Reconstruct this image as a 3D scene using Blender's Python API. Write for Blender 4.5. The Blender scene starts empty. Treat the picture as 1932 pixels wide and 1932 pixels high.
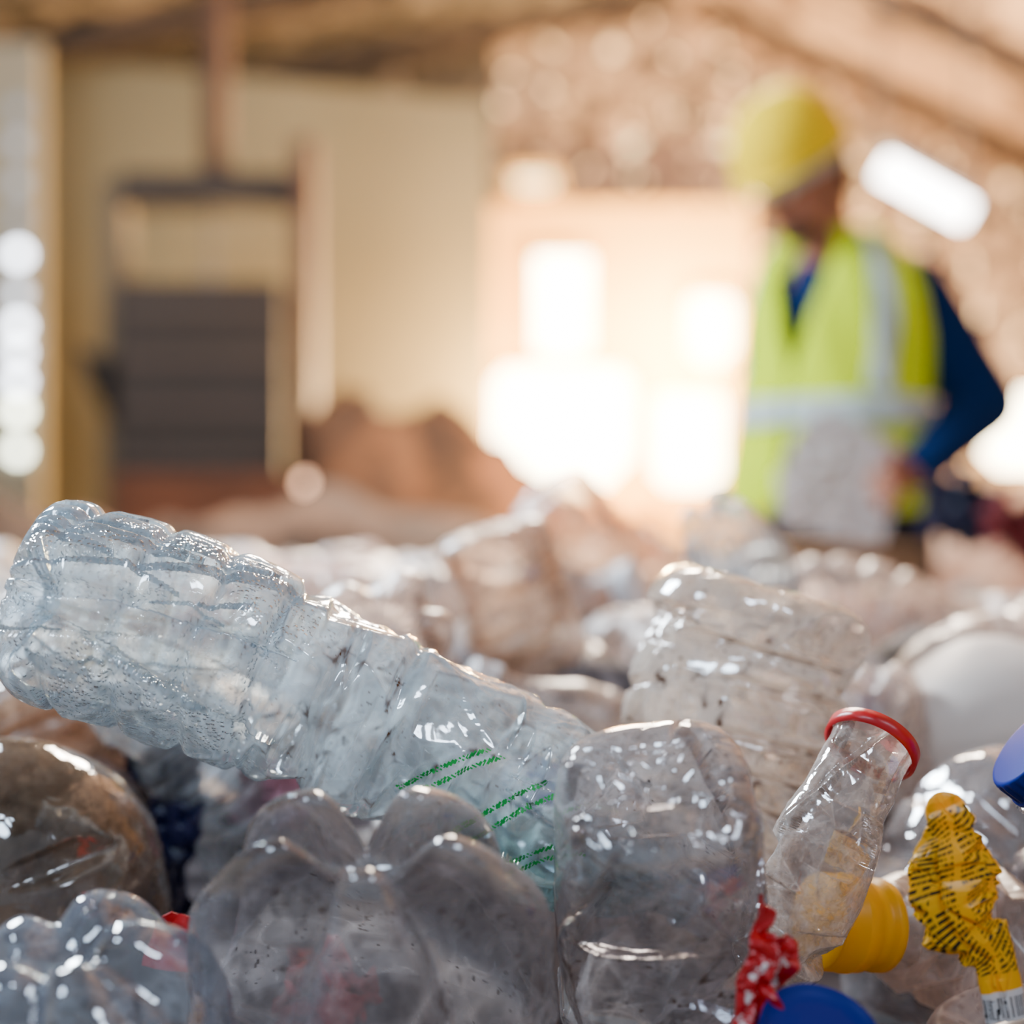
import bpy, bmesh, math, random
import numpy as np
from mathutils import Vector, Matrix, Euler
random.seed(4); rng=np.random.default_rng(4)
S=bpy.context.scene; COL=S.collection
CZ=0.87; F=2683.0
def P(px,py,Y): return np.array([(px-966)/F*Y, Y, CZ+(966-py)/F*Y])
def lin(c):
    return tuple(((v/255)/12.92 if v/255<=.04045 else ((v/255+.055)/1.055)**2.4) for v in c)+(1,)
# ------------------------------------------------------------ materials
def newmat(name):
    m=bpy.data.materials.new(name); m.use_nodes=True; nt=m.node_tree; nt.nodes.clear()
    return m,nt,nt.nodes.new('ShaderNodeOutputMaterial')
def N(nt,t,**kw):
    n=nt.nodes.new(t)
    for k,v in kw.items():
        if k in n.inputs: n.inputs[k].default_value=v
        else: setattr(n,k,v)
    return n
def math_(nt,op,a,b=None,clamp=False):
    n=nt.nodes.new('ShaderNodeMath'); n.operation=op; n.use_clamp=clamp
    for i,v in enumerate((a,b)):
        if v is None: continue
        if isinstance(v,(int,float)): n.inputs[i].default_value=v
        else: nt.links.new(v,n.inputs[i])
    return n.outputs[0]
def ramp(nt,fac,p0,p1,c0=(0,0,0,1),c1=(1,1,1,1)):
    r=nt.nodes.new('ShaderNodeValToRGB'); r.color_ramp.elements[0].position=p0; r.color_ramp.elements[1].position=p1
    r.color_ramp.elements[0].color=c0; r.color_ramp.elements[1].color=c1
    nt.links.new(fac,r.inputs[0]); return r.outputs[0]
def mixc(nt,f,a,b):
    x=N(nt,'ShaderNodeMix'); x.data_type='RGBA'; nt.links.new(f,x.inputs[0])
    for k,c_ in ((6,a),(7,b)):
        if isinstance(c_,tuple): x.inputs[k].default_value=c_
        else: nt.links.new(c_,x.inputs[k])
    return x.outputs[2]
def solid(name,c,rough=.5,metal=0,bump=0,bscale=20,var=.12,spec=.5,trans=0):
    m,nt,out=newmat(name); L=nt.links
    tc=N(nt,'ShaderNodeTexCoord'); nz=N(nt,'ShaderNodeTexNoise',Scale=bscale,Detail=2.0)
    L.new(tc.outputs['Object'],nz.inputs['Vector'])
    c=lin(c); c0=tuple(v*(1-var) for v in c[:3])+(1,); c1=tuple(min(1,v*(1+var)) for v in c[:3])+(1,)
    col=ramp(nt,nz.outputs['Fac'],.3,.7,c0,c1)
    b=N(nt,'ShaderNodeBsdfPrincipled',Roughness=rough,Metallic=metal); b.inputs['Specular IOR Level'].default_value=spec
    L.new(col,b.inputs['Base Color'])
    if bump:
        bp=N(nt,'ShaderNodeBump',Strength=bump,Distance=.01); L.new(nz.outputs['Fac'],bp.inputs['Height']); L.new(bp.outputs[0],b.inputs['Normal'])
    sh=b.outputs[0]
    if trans:
        t=N(nt,'ShaderNodeBsdfTranslucent'); t.inputs[0].default_value=c
        mx=N(nt,'ShaderNodeMixShader'); mx.inputs[0].default_value=trans; L.new(sh,mx.inputs[1]); L.new(t.outputs[0],mx.inputs[2]); sh=mx.outputs[0]
    L.new(sh,out.inputs[0]); return m
def mottle(name,ca,cb,cc,scale=2.5,rough=.8,gap_glow=0):
    m,nt,out=newmat(name); L=nt.links
    tc=N(nt,'ShaderNodeTexCoord'); n1=N(nt,'ShaderNodeTexNoise',Scale=scale,Detail=4.0,Roughness=.6,Distortion=.8)
    n2=N(nt,'ShaderNodeTexNoise',Scale=scale*.35,Detail=2.0)
    L.new(tc.outputs['Object'],n1.inputs['Vector']); L.new(tc.outputs['Object'],n2.inputs['Vector'])
    c=ramp(nt,n1.outputs['Fac'],.43,.57,lin(ca),lin(cb)); f=ramp(nt,n2.outputs['Fac'],.5,.68)
    b=N(nt,'ShaderNodeBsdfPrincipled',Roughness=rough); L.new(mixc(nt,f,c,lin(cc)),b.inputs['Base Color'])
    if gap_glow:
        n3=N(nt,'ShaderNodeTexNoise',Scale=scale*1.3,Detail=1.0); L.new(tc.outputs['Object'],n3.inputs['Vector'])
        b.inputs['Emission Color'].default_value=lin((255,214,150)); L.new(math_(nt,'MULTIPLY',ramp(nt,n3.outputs['Fac'],.66,.72),gap_glow),b.inputs['Emission Strength']); m.cycles.emission_sampling='NONE'  # random glowing spots painted in for light leaking through the sheeting
    L.new(b.outputs[0],out.inputs[0]); return m
def emis(name,c,s,samp=False):
    m,nt,out=newmat(name); e=N(nt,'ShaderNodeEmission',Strength=s); e.inputs[0].default_value=lin(c); nt.links.new(e.outputs[0],out.inputs[0])
    if not samp: m.cycles.emission_sampling='NONE'
    return m
def pet(name,tint=(240,246,250),haze=(225,230,235),h=.16,dirt=.4,bump=.25,droplets=0,rough=.06,dirtc=(74,52,38),gloss=.10,teal=None,edge=.5):
    """thin clear plastic: see-through film + milky haze (worn creases, painted shading in valleys) + sharp gloss + dirt; haze and dirt maps are mesh attributes"""
    m,nt,out=newmat(name); L=nt.links; m.use_transparent_shadow=False
    hz_=N(nt,'ShaderNodeAttribute'); hz_.attribute_name='haze'; dt_=N(nt,'ShaderNodeAttribute'); dt_.attribute_name='dirt'
    nor=None; tc=None
    if bump:
        tc=N(nt,'ShaderNodeTexCoord'); n1=N(nt,'ShaderNodeTexNoise',Scale=55.,Detail=1.5,Distortion=1.2); L.new(tc.outputs['Object'],n1.inputs['Vector'])
        bp=N(nt,'ShaderNodeBump',Strength=bump,Distance=.003); L.new(n1.outputs['Fac'],bp.inputs['Height']); nor=bp.outputs[0]
    if droplets:
        vd=N(nt,'ShaderNodeTexVoronoi',Scale=430.); L.new(tc.outputs['Object'],vd.inputs['Vector'])
        at=N(nt,'ShaderNodeAttribute'); at.attribute_name='drops'
        dd=math_(nt,'MULTIPLY',ramp(nt,vd.outputs['Distance'],.2,.5,(1,1,1,1),(0,0,0,1)),at.outputs['Fac'])
        b2=N(nt,'ShaderNodeBump',Strength=.9,Distance=.0014); L.new(dd,b2.inputs['Height']); L.new(nor,b2.inputs['Normal']); nor=b2.outputs[0]
    lw=N(nt,'ShaderNodeLayerWeight',Blend=.5)
    if nor is not None: L.new(nor,lw.inputs['Normal'])
    fc=lw.outputs['Facing']
    tr=N(nt,'ShaderNodeBsdfTransparent'); tr.inputs[0].default_value=lin(tint)
    df=N(nt,'ShaderNodeBsdfDiffuse'); df.inputs[0].default_value=lin(haze)
    tl=N(nt,'ShaderNodeBsdfTranslucent'); tl.inputs[0].default_value=lin(haze)
    if teal:
        ta=N(nt,'ShaderNodeAttribute'); ta.attribute_name='teal'
        L.new(mixc(nt,ta.outputs['Fac'],lin(tint),lin(teal)),tr.inputs[0]); c_=mixc(nt,ta.outputs['Fac'],lin(haze),lin(teal)); L.new(c_,df.inputs[0]); L.new(c_,tl.inputs[0])
    hz=N(nt,'ShaderNodeMixShader'); hz.inputs[0].default_value=.5; L.new(df.outputs[0],hz.inputs[1]); L.new(tl.outputs[0],hz.inputs[2])
    hf=math_(nt,'MULTIPLY',hz_.outputs['Fac'],h)
    hf=math_(nt,'ADD',hf,math_(nt,'MULTIPLY',math_(nt,'POWER',fc,3.),edge),clamp=True)
    m1=N(nt,'ShaderNodeMixShader'); L.new(hf,m1.inputs[0]); L.new(tr.outputs[0],m1.inputs[1]); L.new(hz.outputs[0],m1.inputs[2])
    gl=N(nt,'ShaderNodeBsdfGlossy',Roughness=rough)
    if nor is not None: L.new(nor,gl.inputs['Normal'])
    gf=math_(nt,'ADD',math_(nt,'MULTIPLY',math_(nt,'POWER',fc,3.),.75),gloss,clamp=True)
    m2=N(nt,'ShaderNodeMixShader'); L.new(gf,m2.inputs[0]); L.new(m1.outputs[0],m2.inputs[1]); L.new(gl.outputs[0],m2.inputs[2]); sh=m2.outputs[0]
    if dirt:
        f=math_(nt,'MULTIPLY',dt_.outputs['Fac'],dirt,clamp=True)
        dd=N(nt,'ShaderNodeBsdfDiffuse'); dd.inputs[0].default_value=lin(dirtc)
        m3=N(nt,'ShaderNodeMixShader'); L.new(f,m3.inputs[0]); L.new(sh,m3.inputs[1]); L.new(dd.outputs[0],m3.inputs[2]); sh=m3.outputs[0]
    L.new(sh,out.inputs[0]); return m
# ------------------------------------------------------------ object helpers
def tag(o,label=None,cat=None,group=None,kind=None):
    if label: o['label']=label
    if cat: o['category']=cat
    if group: o['group']=group
    if kind: o['kind']=kind
    return o
def empty(name,loc,label,cat,group=None):
    o=bpy.data.objects.new(name,None); o.empty_display_size=.02; COL.objects.link(o); o.location=Vector(loc); return tag(o,label,cat,group)
def mobj(name,verts,faces,mat,parent=None,smooth=True,uv=None,attrs=None):
    off=Vector(parent.location) if parent is not None else Vector((0,0,0))
    v=np.asarray(verts,float)-np.array(off)
    me=bpy.data.meshes.new(name); me.from_pydata(v.tolist(),[],[list(map(int,f)) for f in faces]); me.update()
    if smooth: me.polygons.foreach_set('use_smooth',[True]*len(me.polygons))
    if uv is not None:
        l=me.uv_layers.new(name='UVMap'); idx=np.empty(len(me.loops),int); me.loops.foreach_get('vertex_index',idx)
        l.data.foreach_set('uv',np.asarray(uv,float)[idx].ravel())
    for k,a in (attrs or {}).items():
        at=me.attributes.new(k,'FLOAT','POINT'); at.data.foreach_set('value',np.asarray(a,np.float32).ravel())
    me.materials.append(mat); o=bpy.data.objects.new(name,me); COL.objects.link(o)
    if parent is not None: o.parent=parent
    return o
def box_vf(x0,x1,y0,y1,z0,z1):
    v=[(x,y,z) for x in (x0,x1) for y in (y0,y1) for z in (z0,z1)]
    return v,[(0,1,3,2),(4,6,7,5),(0,4,5,1),(2,3,7,6),(0,2,6,4),(1,5,7,3)]
def boxes(name,lst,mat,parent=None,bevel=0):
    V=[];Fc=[]
    for b in lst:
        v,f=box_vf(*b); k=len(V); V+=v; Fc+=[tuple(i+k for i in q) for q in f]
    o=mobj(name,V,Fc,mat,parent,smooth=False)
    if bevel:
        md=o.modifiers.new('bevel','BEVEL'); md.width=bevel; md.segments=2
    return o
def bar_vf(p,q,w,h=None):
    p=np.array(p,float);q=np.array(q,float);t=(q-p)/np.linalg.norm(q-p); h=h or w
    up=np.array([0,1.,0]) if abs(t[1])<.9 else np.array([1.,0,0]); a=np.cross(t,up);a/=np.linalg.norm(a);b=np.cross(t,a)
    v=[e+sa*a*w/2+sb*b*h/2 for e in (p,q) for sa,sb in ((-1,-1),(1,-1),(1,1),(-1,1))]
    return v,[(0,1,2,3),(7,6,5,4),(0,4,5,1),(1,5,6,2),(2,6,7,3),(3,7,4,0)]
def bars(name,lst,mat,parent=None):
    V=[];Fc=[]
    for b in lst:
        v,f=bar_vf(*b); k=len(V); V+=v; Fc+=[tuple(i+k for i in q) for q in f]
    return mobj(name,V,Fc,mat,parent,smooth=False)
def vn(p,seed=0.):
    i=np.floor(p); f=p-i; f=f*f*(3-2*f)
    def h(o):
        q=i+o; x=np.sin(q[...,0]*127.1+q[...,1]*311.7+q[...,2]*74.7+seed*13.7)*43758.5453
        return x-np.floor(x)
    r=0
    for a in (0,1):
        for b in (0,1):
            for c in (0,1):
                r=r+h(np.array([a,b,c]))*(f[...,0] if a else 1-f[...,0])*(f[...,1] if b else 1-f[...,1])*(f[...,2] if c else 1-f[...,2])
    return r
BASES={'punt':[(.02,.34),(.12,.33),(.2,.26),(.32,.16),(.45,.09),(.6,.02),(.74,0),(.86,.03),(.94,.1),(.985,.2),(1,.34)],
       'flat':[(.02,.20),(.1,.195),(.17,.15),(.25,.07),(.38,.03),(.55,0),(.72,.0),(.86,.05),(.94,.13),(.985,.24),(1,.38)],
       'petal':[(.02,.16),(.12,.14),(.25,.08),(.4,.01),(.55,-.04),(.7,-.01),(.82,.08),(.91,.2),(.965,.34),(.99,.46),(1,.6)],
       'dome':[(.02,0),(.2,.02),(.4,.08),(.6,.2),(.75,.34),(.87,.52),(.95,.7),(.99,.88),(1,1.)]}
def crom(pts,n):
    pts=np.asarray(pts,float); 
    if pts.ndim==1: pts=pts[:,None]
    k=len(pts); q=np.vstack([2*pts[0]-pts[1],pts,2*pts[-1]-pts[-2]]); out=[]
    for t in np.linspace(0,k-1-1e-9,n):
        i=int(t); f=t-i; a,b,c,d=q[i],q[i+1],q[i+2],q[i+3]
        out.append(.5*((2*b)+(-a+c)*f+(2*a-5*b+4*c-d)*f*f+(-a+3*b-3*c+d)*f**3))
    return np.array(out)
def sst(x,a,b):
    x=np.clip((x-a)/(b-a),0,1); return x*x*(3-2*x)
def tube(spine,R,dr=1.,nu=120,nv=200,base='punt',ribs=None,ndent=4,dsize=(.4,1.),ddepth=(.05,.15),facets=14,fdepth=(.80,.95),fs=(.08,.8),fmin=.7,crum=.015,cscale=1.2,sq=2.,seed=1,lobes=5,lobeh=.3,close_end=False,prof=None,fold=0.,lphase=.4,teal_s=None,hg=1.,cg=0.,vdirt=0.,lcut=.24,fw=(.1,.5),speck=1.,llen=.9):
    rg=np.random.default_rng(seed)
    C=crom(spine,500); Rr=crom(R,500)[:,0]; d=np.r_[0,np.cumsum(np.linalg.norm(np.diff(C,axis=0),axis=1))]; Lt=d[-1]
    R0=Rr[0]; B=np.array(BASES[base]); nb=max(22,nv//5)
    bb=crom(B,nb+1)[:-1]
    s=np.r_[bb[:,1]*R0,np.linspace(B[-1,1]*R0,Lt,nv)]
    rf=np.r_[np.clip(bb[:,0],.01,1.02),np.ones(nv)]
    sc=np.clip(s,0,Lt)
    def ev(a): return np.stack([np.interp(sc,d,a[:,j]) for j in range(3)],1)
    T=np.gradient(C,axis=0); T/=np.linalg.norm(T,axis=1)[:,None]
    Cp=ev(C)+np.minimum(s,0)[:,None]*T[0]; Tt=ev(T)
    Rs=np.interp(sc,d,Rr); rr=Rs*rf
    if prof is not None:
        pr=np.array(prof); rr=rr*np.interp(sc/Lt,pr[:,0],pr[:,1])
    nrm=np.cross(Tt,[0,1.,0]); nrm/=np.linalg.norm(nrm,axis=1)[:,None]; bn=np.cross(Tt,nrm)
    th=np.linspace(0,2*np.pi,nu,endpoint=False); ct=np.cos(th);st=np.sin(th)
    se=(np.abs(ct)**sq+np.abs(st)**sq)**(-1/sq)
    S2=s[:,None]+0*th[None]; T2=th[None]+0*s[:,None]; inb=rf[:,None]
    rad=rr[:,None]*se[None]; valley=np.zeros_like(rad)
    if ribs:
        for (a,b,n,amp,tilt,ph) in ribs:
            nz_=vn(np.stack([ct[None]*1.5+0*S2,st[None]*1.5+0*S2,S2/R0*1.2],-1),seed)
            u=(S2/Lt-a)/(b-a)*n+tilt*np.sin(T2+ph)+.35*(nz_-.5)
            fr=u-np.floor(u); x=np.abs(fr-.5); g=np.exp(-(x/.10)**2)+.22*(1-np.clip(x/.5,0,1))**2
            w=np.clip((S2/Lt-a)/.02,0,1)*np.clip((b-S2/Lt)/.16,0,1)*(.55+.9*vn(np.stack([ct[None]*1.3+0*S2,st[None]*1.3+0*S2,S2/R0*2.],-1),seed+2))
            rad=rad*(1-amp*g*w); valley+=w*(np.exp(-(x/.05)**2)+.5*np.exp(-((x-.16)/.03)**2))
    # flat creased facets of crushed plastic
    edge=np.zeros_like(rad); ref=rad.copy()
    for i in range(facets):
        si=rg.uniform(*fs)*Lt; ti=rg.uniform(0,2*np.pi); ph=rg.uniform(-.6,.6); w_=rg.uniform(*fw)*R0
        Ri=np.interp(si,d,Rr)*(np.interp(si/Lt,np.array(prof)[:,0],np.array(prof)[:,1]) if prof is not None else 1); D=rg.uniform(*fdepth)*Ri
        c_=np.cos(T2-ti-rg.uniform(-.4,.4)*(S2-si)/R0)
        cut=(D-(S2-si)*math.sin(ph))/(math.cos(ph)*np.clip(c_,.05,1))+np.clip(np.abs(S2-si)-w_,0,None)*2.2
        cut=np.where(c_>.05,cut,9.); df=(cut-rad)/R0; edge=np.maximum(edge*(df>0),np.exp(-np.abs(df)/.02)*(np.abs(df)<.12))
        k_=.02*R0; hh=np.clip(.5+.5*(rad-cut)/k_,0,1); rad=rad*(1-hh)+cut*hh-k_*hh*(1-hh)
    rad=np.maximum(rad,ref*fmin)
    sh=np.zeros_like(rad); rim=np.zeros_like(rad)
    for i in range(ndent):
        cs=rg.uniform(.05,.9)*Lt; ctt=rg.uniform(0,2*np.pi); a=rg.uniform(0,np.pi); rs=rg.uniform(*dsize)*R0; asp=rg.uniform(1.3,3.6); dp=rg.uniform(*ddepth)*R0
        dt=(T2-ctt+np.pi)%(2*np.pi)-np.pi; x=dt*R0; y=S2-cs
        X=(x*math.cos(a)+y*math.sin(a))/asp; Y=(-x*math.sin(a)+y*math.cos(a)); q=np.sqrt(X*X+Y*Y)/rs
        sh-=dp*np.clip(1-q,0,None)**rg.uniform(.9,1.6); e_=np.exp(-((q-1.05)/.09)**2); sh+=.2*dp*e_; rim+=.5*e_
    pos0=np.stack([ct[None]*rad/R0,st[None]*rad/R0,S2/R0],-1)
    wp=pos0+.35*np.stack([vn(pos0*1.7,seed+20),vn(pos0*1.7,seed+21),vn(pos0*1.7,seed+22)],-1)
    n1=vn(wp*cscale*.8,seed); n2=vn(wp*cscale*1.9+5,seed+1); n3=vn(pos0*cscale*.5+9,seed+3); n5=vn(wp*cscale*3.6+2,seed+31)
    gr=np.clip(1+cg*(2*np.clip(S2/Lt,0,1)-.9),.2,None)
    cz=(np.exp(-np.abs(n1-.5)/.022)+.5*np.exp(-np.abs(n2-.5)/.03))*np.clip(gr,0,1)
    sh+=crum*R0*gr*(.7*cz+1.6*(np.abs(n1-.5)+.5*np.abs(n2-.5)+.28*np.abs(n5-.5))-.7)+fold*R0*(np.abs(n3-.5)*2-.5)
    rad=np.clip(rad+sh*np.clip(inb*1.3,0,1)*np.clip(rr[:,None]/R0,0.1,1),rad*.15,None)
    ax=np.zeros_like(rad)
    if base=='petal':
        wv=sst(inb,.1,.55)*np.clip((lobeh*1.2+llen-S2/R0)/(llen+lobeh),0,1)
        lb=.5+.5*np.cos(lobes*T2+lphase); lb=1-(1-lb)**1.6; ax=-lobeh*R0*wv*(lb-.35); rad=rad*(1-lcut*wv*(1-lb)**1.3); valley+=wv*np.exp(-lb/.08)+.7*wv*np.exp(-np.abs(lb-.93)/.03)
    if base in('punt','flat'): ax=.02*R0*np.cos(8*T2)*np.exp(-((inb-.5)/.2)**2)*(S2<.5*R0)
    if base=='flat': ax=ax+crum*R0*1.6*(cz+2*np.abs(n1-.5)-.6)*(1-sst(S2/R0,.15,.5))*sst(inb,.2,.5)
    pos=Cp[:,None,:]+rad[...,None]*(ct[None,:,None]*nrm[:,None,:]+dr*st[None,:,None]*bn[:,None,:])+ax[...,None]*Tt[:,None,:]
    f1=vn(pos0*3.1,seed+7); f2=vn(pos0*9.,seed+8); f3=vn(pos0*26.,seed+9); f4=vn(pos0*44.,seed+12)
    scr=np.exp(-np.abs(n5-.5)/.02)*sst(f1,.45,.7)
    haze=.3+.9*sst(.6*f1+.4*f2,.38,.7)+hg*(.8*cz*.6+.7*np.clip(rim,0,1)+.9*valley+1.1*edge+.8*scr)
    dirt=speck*sst(f3*.5+f4*.5,.70,.77)*sst(f1*.6+f2*.4,.5,.66)+.35*sst(f2,.62,.9)*sst(1-f1,.5,.75)+.8*np.clip(cz+edge*1.2+scr*.7-.6,0,1)*sst(f2,.45,.7)+vdirt*valley*sst(f2,.3,.7)  # valley terms of haze and dirt also paint in shading definition
    drops=sst(vn(pos0*1.8,seed+15)*.7+f2*.3,.42,.52)*(S2/Lt<.36)
    at=dict(haze=haze+drops*.4,dirt=dirt,drops=drops)
    if teal_s: at['teal']=.7*sst(S2/Lt,*teal_s)*sst(-ct[None]*1.+.4*(f1-.5),-.1,.8)
    nv2=len(s); V=pos.reshape(-1,3)
    i=np.arange(nv2-1)[:,None]*nu; j=np.arange(nu)[None]; j2=(j+1)%nu
    Fq=np.stack([i+j,i+j2,i+nu+j2,i+nu+j],-1).reshape(-1,4).tolist()
    Fq.append(list(range(nu))[::-1])
    if close_end: Fq.append([(nv2-1)*nu+k for k in range(nu)])
    uv=np.stack([T2/(2*np.pi),S2/Lt],-1).reshape(-1,2)
    return dict(V=V,F=Fq,uv=uv,pos=pos,s=s/Lt,C=C,T=T,L=Lt,nu=nu,R=Rr,nb=nb,at=at)
def surf(t,sf,th,off=.0006):
    nb=t['nb']; i=nb+int(np.argmin(np.abs(t['s'][nb:]-sf))); j=int(round(th/(2*np.pi)*t['nu']))%t['nu']
    c=t['pos'][i].mean(0); p=t['pos'][i,j]; n=p-c; n/=np.linalg.norm(n)+1e-9; return p+n*off
def lathe(prof,c,ax,n=64,knurl=0,kr=(0,0)):
    c=np.array(c,float); ax=np.array(ax,float); ax/=np.linalg.norm(ax); up=np.array([0,0,1.]) if abs(ax[2])<.9 else np.array([1.,0,0])
    a=np.cross(ax,up);a/=np.linalg.norm(a);b=np.cross(ax,a); V=[];Fc=[]
    for k,(r,h) in enumerate(prof):
        for j in range(n):
            t=2*math.pi*j/n; rr=r
            if knurl and kr[0]<=k<=kr[1]: rr*=1+.022*(1 if j%4<2 else -1)
            V.append(c+ax*h+rr*(math.cos(t)*a+math.sin(t)*b))
    m=len(prof)
    for k in range(m-1):
        for j in range(n): Fc.append((k*n+j,k*n+(j+1)%n,(k+1)*n+(j+1)%n,(k+1)*n+j))
    Fc.append(tuple(range(n))[::-1]); Fc.append(tuple((m-1)*n+j for j in range(n)))
    return V,Fc
def cap(name,c,ax,r,h,mat,parent):
    pr=[(r*.9,0),(r*1.0,.0),(r*1.06,h*.06),(r*1.06,h*.2),(r*.985,h*.22),(r*1.,h*.26),(r,h*.8),(r*.985,h*.94),(r*.95,h*.99),(r*.88,h),(r*.02,h*1.01)]
    V,Fc=lathe(pr,c,ax,96,1,(5,6)); return mobj(name,V,Fc,mat,parent)
def ring(name,c,ax,r,h,mat,parent,t=.0016):
    pr=[(r,0),(r+t,h*.1),(r+t,h*.9),(r,h)]
    V,Fc=lathe(pr,c,ax,72); return mobj(name,V,Fc[:-2],mat,parent,attrs=dict(haze=np.ones(len(V)),dirt=np.zeros(len(V))))
obst=[]
def addobst(sp,Rr,f=.9):
    C=crom(sp,14); r=crom(Rr,14)[:,0]
    for c,q in zip(C,r): obst.append((c,q*f))
def hero(name,pts,label,mat,cat='bottle',group=None,body='body',capm=None,**kw):
    """pts: (px,py,depth,radius in px) from base to mouth"""
    sp=[P(a,b,c) for a,b,c,_ in pts]; R=[r/F*c for _,_,c,r in pts]; t=tube(sp,R,**kw)
    root=empty(name,sp[0],label,cat,group); mobj(body,t['V'],t['F'],mat,root,uv=t['uv'],attrs=t['at']); addobst(sp,R,.85*min(1,kw.get('dr',1)))
    ax=t['T'][-1]; e=t['C'][-1]; r=R[-1]
    if capm is not None:
        ring('neck_ring',e-ax*.006,ax,r*1.05,.003,mat,root,r*.22)
        cap('cap',e-ax*.003,ax,r*1.12,.016,capm,root)
    return root,t
# ------------------------------------------------------------ material library
M={}
M['clear']=pet('clear_plastic_cool',(238,247,252),(214,234,248),h=.38,dirt=1.0,droplets=1,gloss=.17,rough=.09,teal=(140,200,205),dirtc=(96,66,44))
M['clear2']=pet('clear_plastic_grey',(226,226,230),(210,208,212),h=.17,dirt=1.0,gloss=.18,rough=.08,edge=.8)
M['warm']=pet('clear_plastic_warm',(236,228,222),(255,246,236),h=.46,dirt=1.0,gloss=.20,rough=.10,dirtc=(96,66,48))
M['small']=pet('clear_plastic_scuffed',(236,230,228),(236,228,222),h=.30,dirt=.7,gloss=.18,rough=.08,edge=.7)
M['brown']=pet('dusty_brown_plastic',(196,186,176),(145,132,120),h=.24,dirt=.7,gloss=.12)
M['blue']=pet('clear_plastic_bluish',(226,232,240),(172,186,204),h=.12,dirt=.3,gloss=.15)
M['fill']=pet('clear_plastic_heap',(238,230,225),(238,222,214),h=.25,dirt=.5,bump=0,rough=.36,gloss=.08)
M['fillpink']=pet('clear_plastic_pinkish',(248,230,228),(240,212,208),h=.3,dirt=.4,bump=0,rough=.36,gloss=.08)
M['fillblue']=pet('clear_plastic_pale_blue',(226,234,240),(204,216,228),h=.26,dirt=.3,bump=0,rough=.36,gloss=.08)
M['fillwarm']=pet('clear_plastic_heap_warm',(246,230,214),(242,216,194),h=.3,dirt=.7,bump=0,rough=.36,gloss=.08)
M['bluecap']=solid('blue_cap_plastic',(0,30,120),.45,var=.05,spec=.15)
M['redp']=solid('red_plastic',(180,8,22),.35,var=.1,bump=.2,bscale=60)
M['dred']=solid('dull_red_plastic',(120,30,34),.5,var=.2)
M['yelcap']=solid('yellow_collar_plastic',(248,184,2),.4,var=.12,spec=.3,trans=.25)
M['white']=solid('white_plastic',(226,216,208),.5,var=.05,trans=.3)
M['whitecap']=solid('white_cap_plastic',(225,228,232),.4,var=.05)
M['navyp']=solid('navy_film',(18,24,60),.35,var=.3,bump=.4)
M['green']=solid('green_print',(6,170,70),.5)
# ------------------------------------------------------------ hero bottles
root,t=hero('crushed_bottle',[(45,1125,.66,192),(170,1155,.66,206),(330,1208,.665,206),(480,1262,.67,196),(620,1322,.675,188),(760,1388,.68,182),(880,1448,.685,182),(985,1505,.69,180),(1085,1565,.695,168),(1185,1628,.70,115),(1255,1670,.705,58),(1310,1702,.71,46)],
 'large ribbed clear water bottle lying crushed across the heap with green dots',M['clear'],dr=.8,nu=380,nv=600,base='punt',
 ribs=[(.035,.60,6.6,.075,.22,.5)],facets=50,fdepth=(.88,.99),fs=(.34,.82),fmin=.86,fw=(.1,.5),ndent=18,dsize=(.2,.7),ddepth=(.03,.09),crum=.026,cscale=1.5,fold=.06,seed=11,capm=M['whitecap'],teal_s=(.5,.66),hg=.9,cg=.6,vdirt=.06,speck=.6)
V=[];Fc=[]
for row,(s0,tha,thb) in enumerate([(.535,2.0,1.15),(.555,2.0,1.15),(.62,2.2,1.15),(.645,2.2,1.15),(.69,2.4,1.6),(.71,2.4,1.6),(.73,1.4,.9)]):
    n_=int(abs(tha-thb)/.03)
    for k in range(n_):
        th=tha+(thb-tha)*k/n_; s_=s0+.045*k/n_*(1+.8*k/n_)
        for e in range(2):
            a=surf(t,s_+.004*e,th,.0012); b=surf(t,s_+.004*e,th-.026,.0012); c=surf(t,s_+.004*e+.003,th-.026,.0012); d_=surf(t,s_+.004*e+.003,th,.0012)
            n=len(V); V+=[a,b,c,d_]; Fc.append((n,n+1,n+2,n+3))
mobj('printed_dots',V,Fc,M['green'],root,smooth=False)
hero('dusty_bottle',[(-30,1400,.76,60),(60,1590,.76,215),(110,1800,.77,215),(160,2050,.78,190),(190,2300,.78,60)],
 'dusty brownish bottle with rounded dimpled end below the left end of the large ribbed bottle',M['brown'],nu=180,nv=240,base='dome',facets=14,fdepth=(.88,.98),fs=(.1,.7),crum=.025,seed=21)
hero('soda_bottle',[(120,1790,.54,200),(150,1900,.55,265),(200,2150,.57,270),(240,2450,.59,240),(260,2700,.60,70),(265,2760,.60,50)],
 'bluish clear bottle with lobed base in the bottom left corner',M['blue'],nu=200,nv=240,base='petal',lobeh=.16,facets=12,fdepth=(.86,.97),fs=(.1,.7),crum=.015,seed=22)
hero('soda_bottle',[(690,1622,.555,285),(702,1745,.582,345),(705,1980,.62,350),(705,2250,.65,320),(710,2450,.67,240),(720,2620,.68,70),(722,2700,.68,60)],
 'big greyish soda bottle standing upside down with lobed feet upward in the bottom centre',M['clear2'],dr=.60,nu=340,nv=380,base='petal',lobeh=.44,lcut=.5,llen=1.3,lobes=5,lphase=-1.57*5+.25,facets=12,fdepth=(.90,1.0),fs=(.2,.7),fmin=.85,ndent=10,dsize=(.15,.5),ddepth=(.02,.06),crum=.013,cscale=1.1,seed=33,fold=.03,hg=1.7,vdirt=.18,speck=.9)
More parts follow.
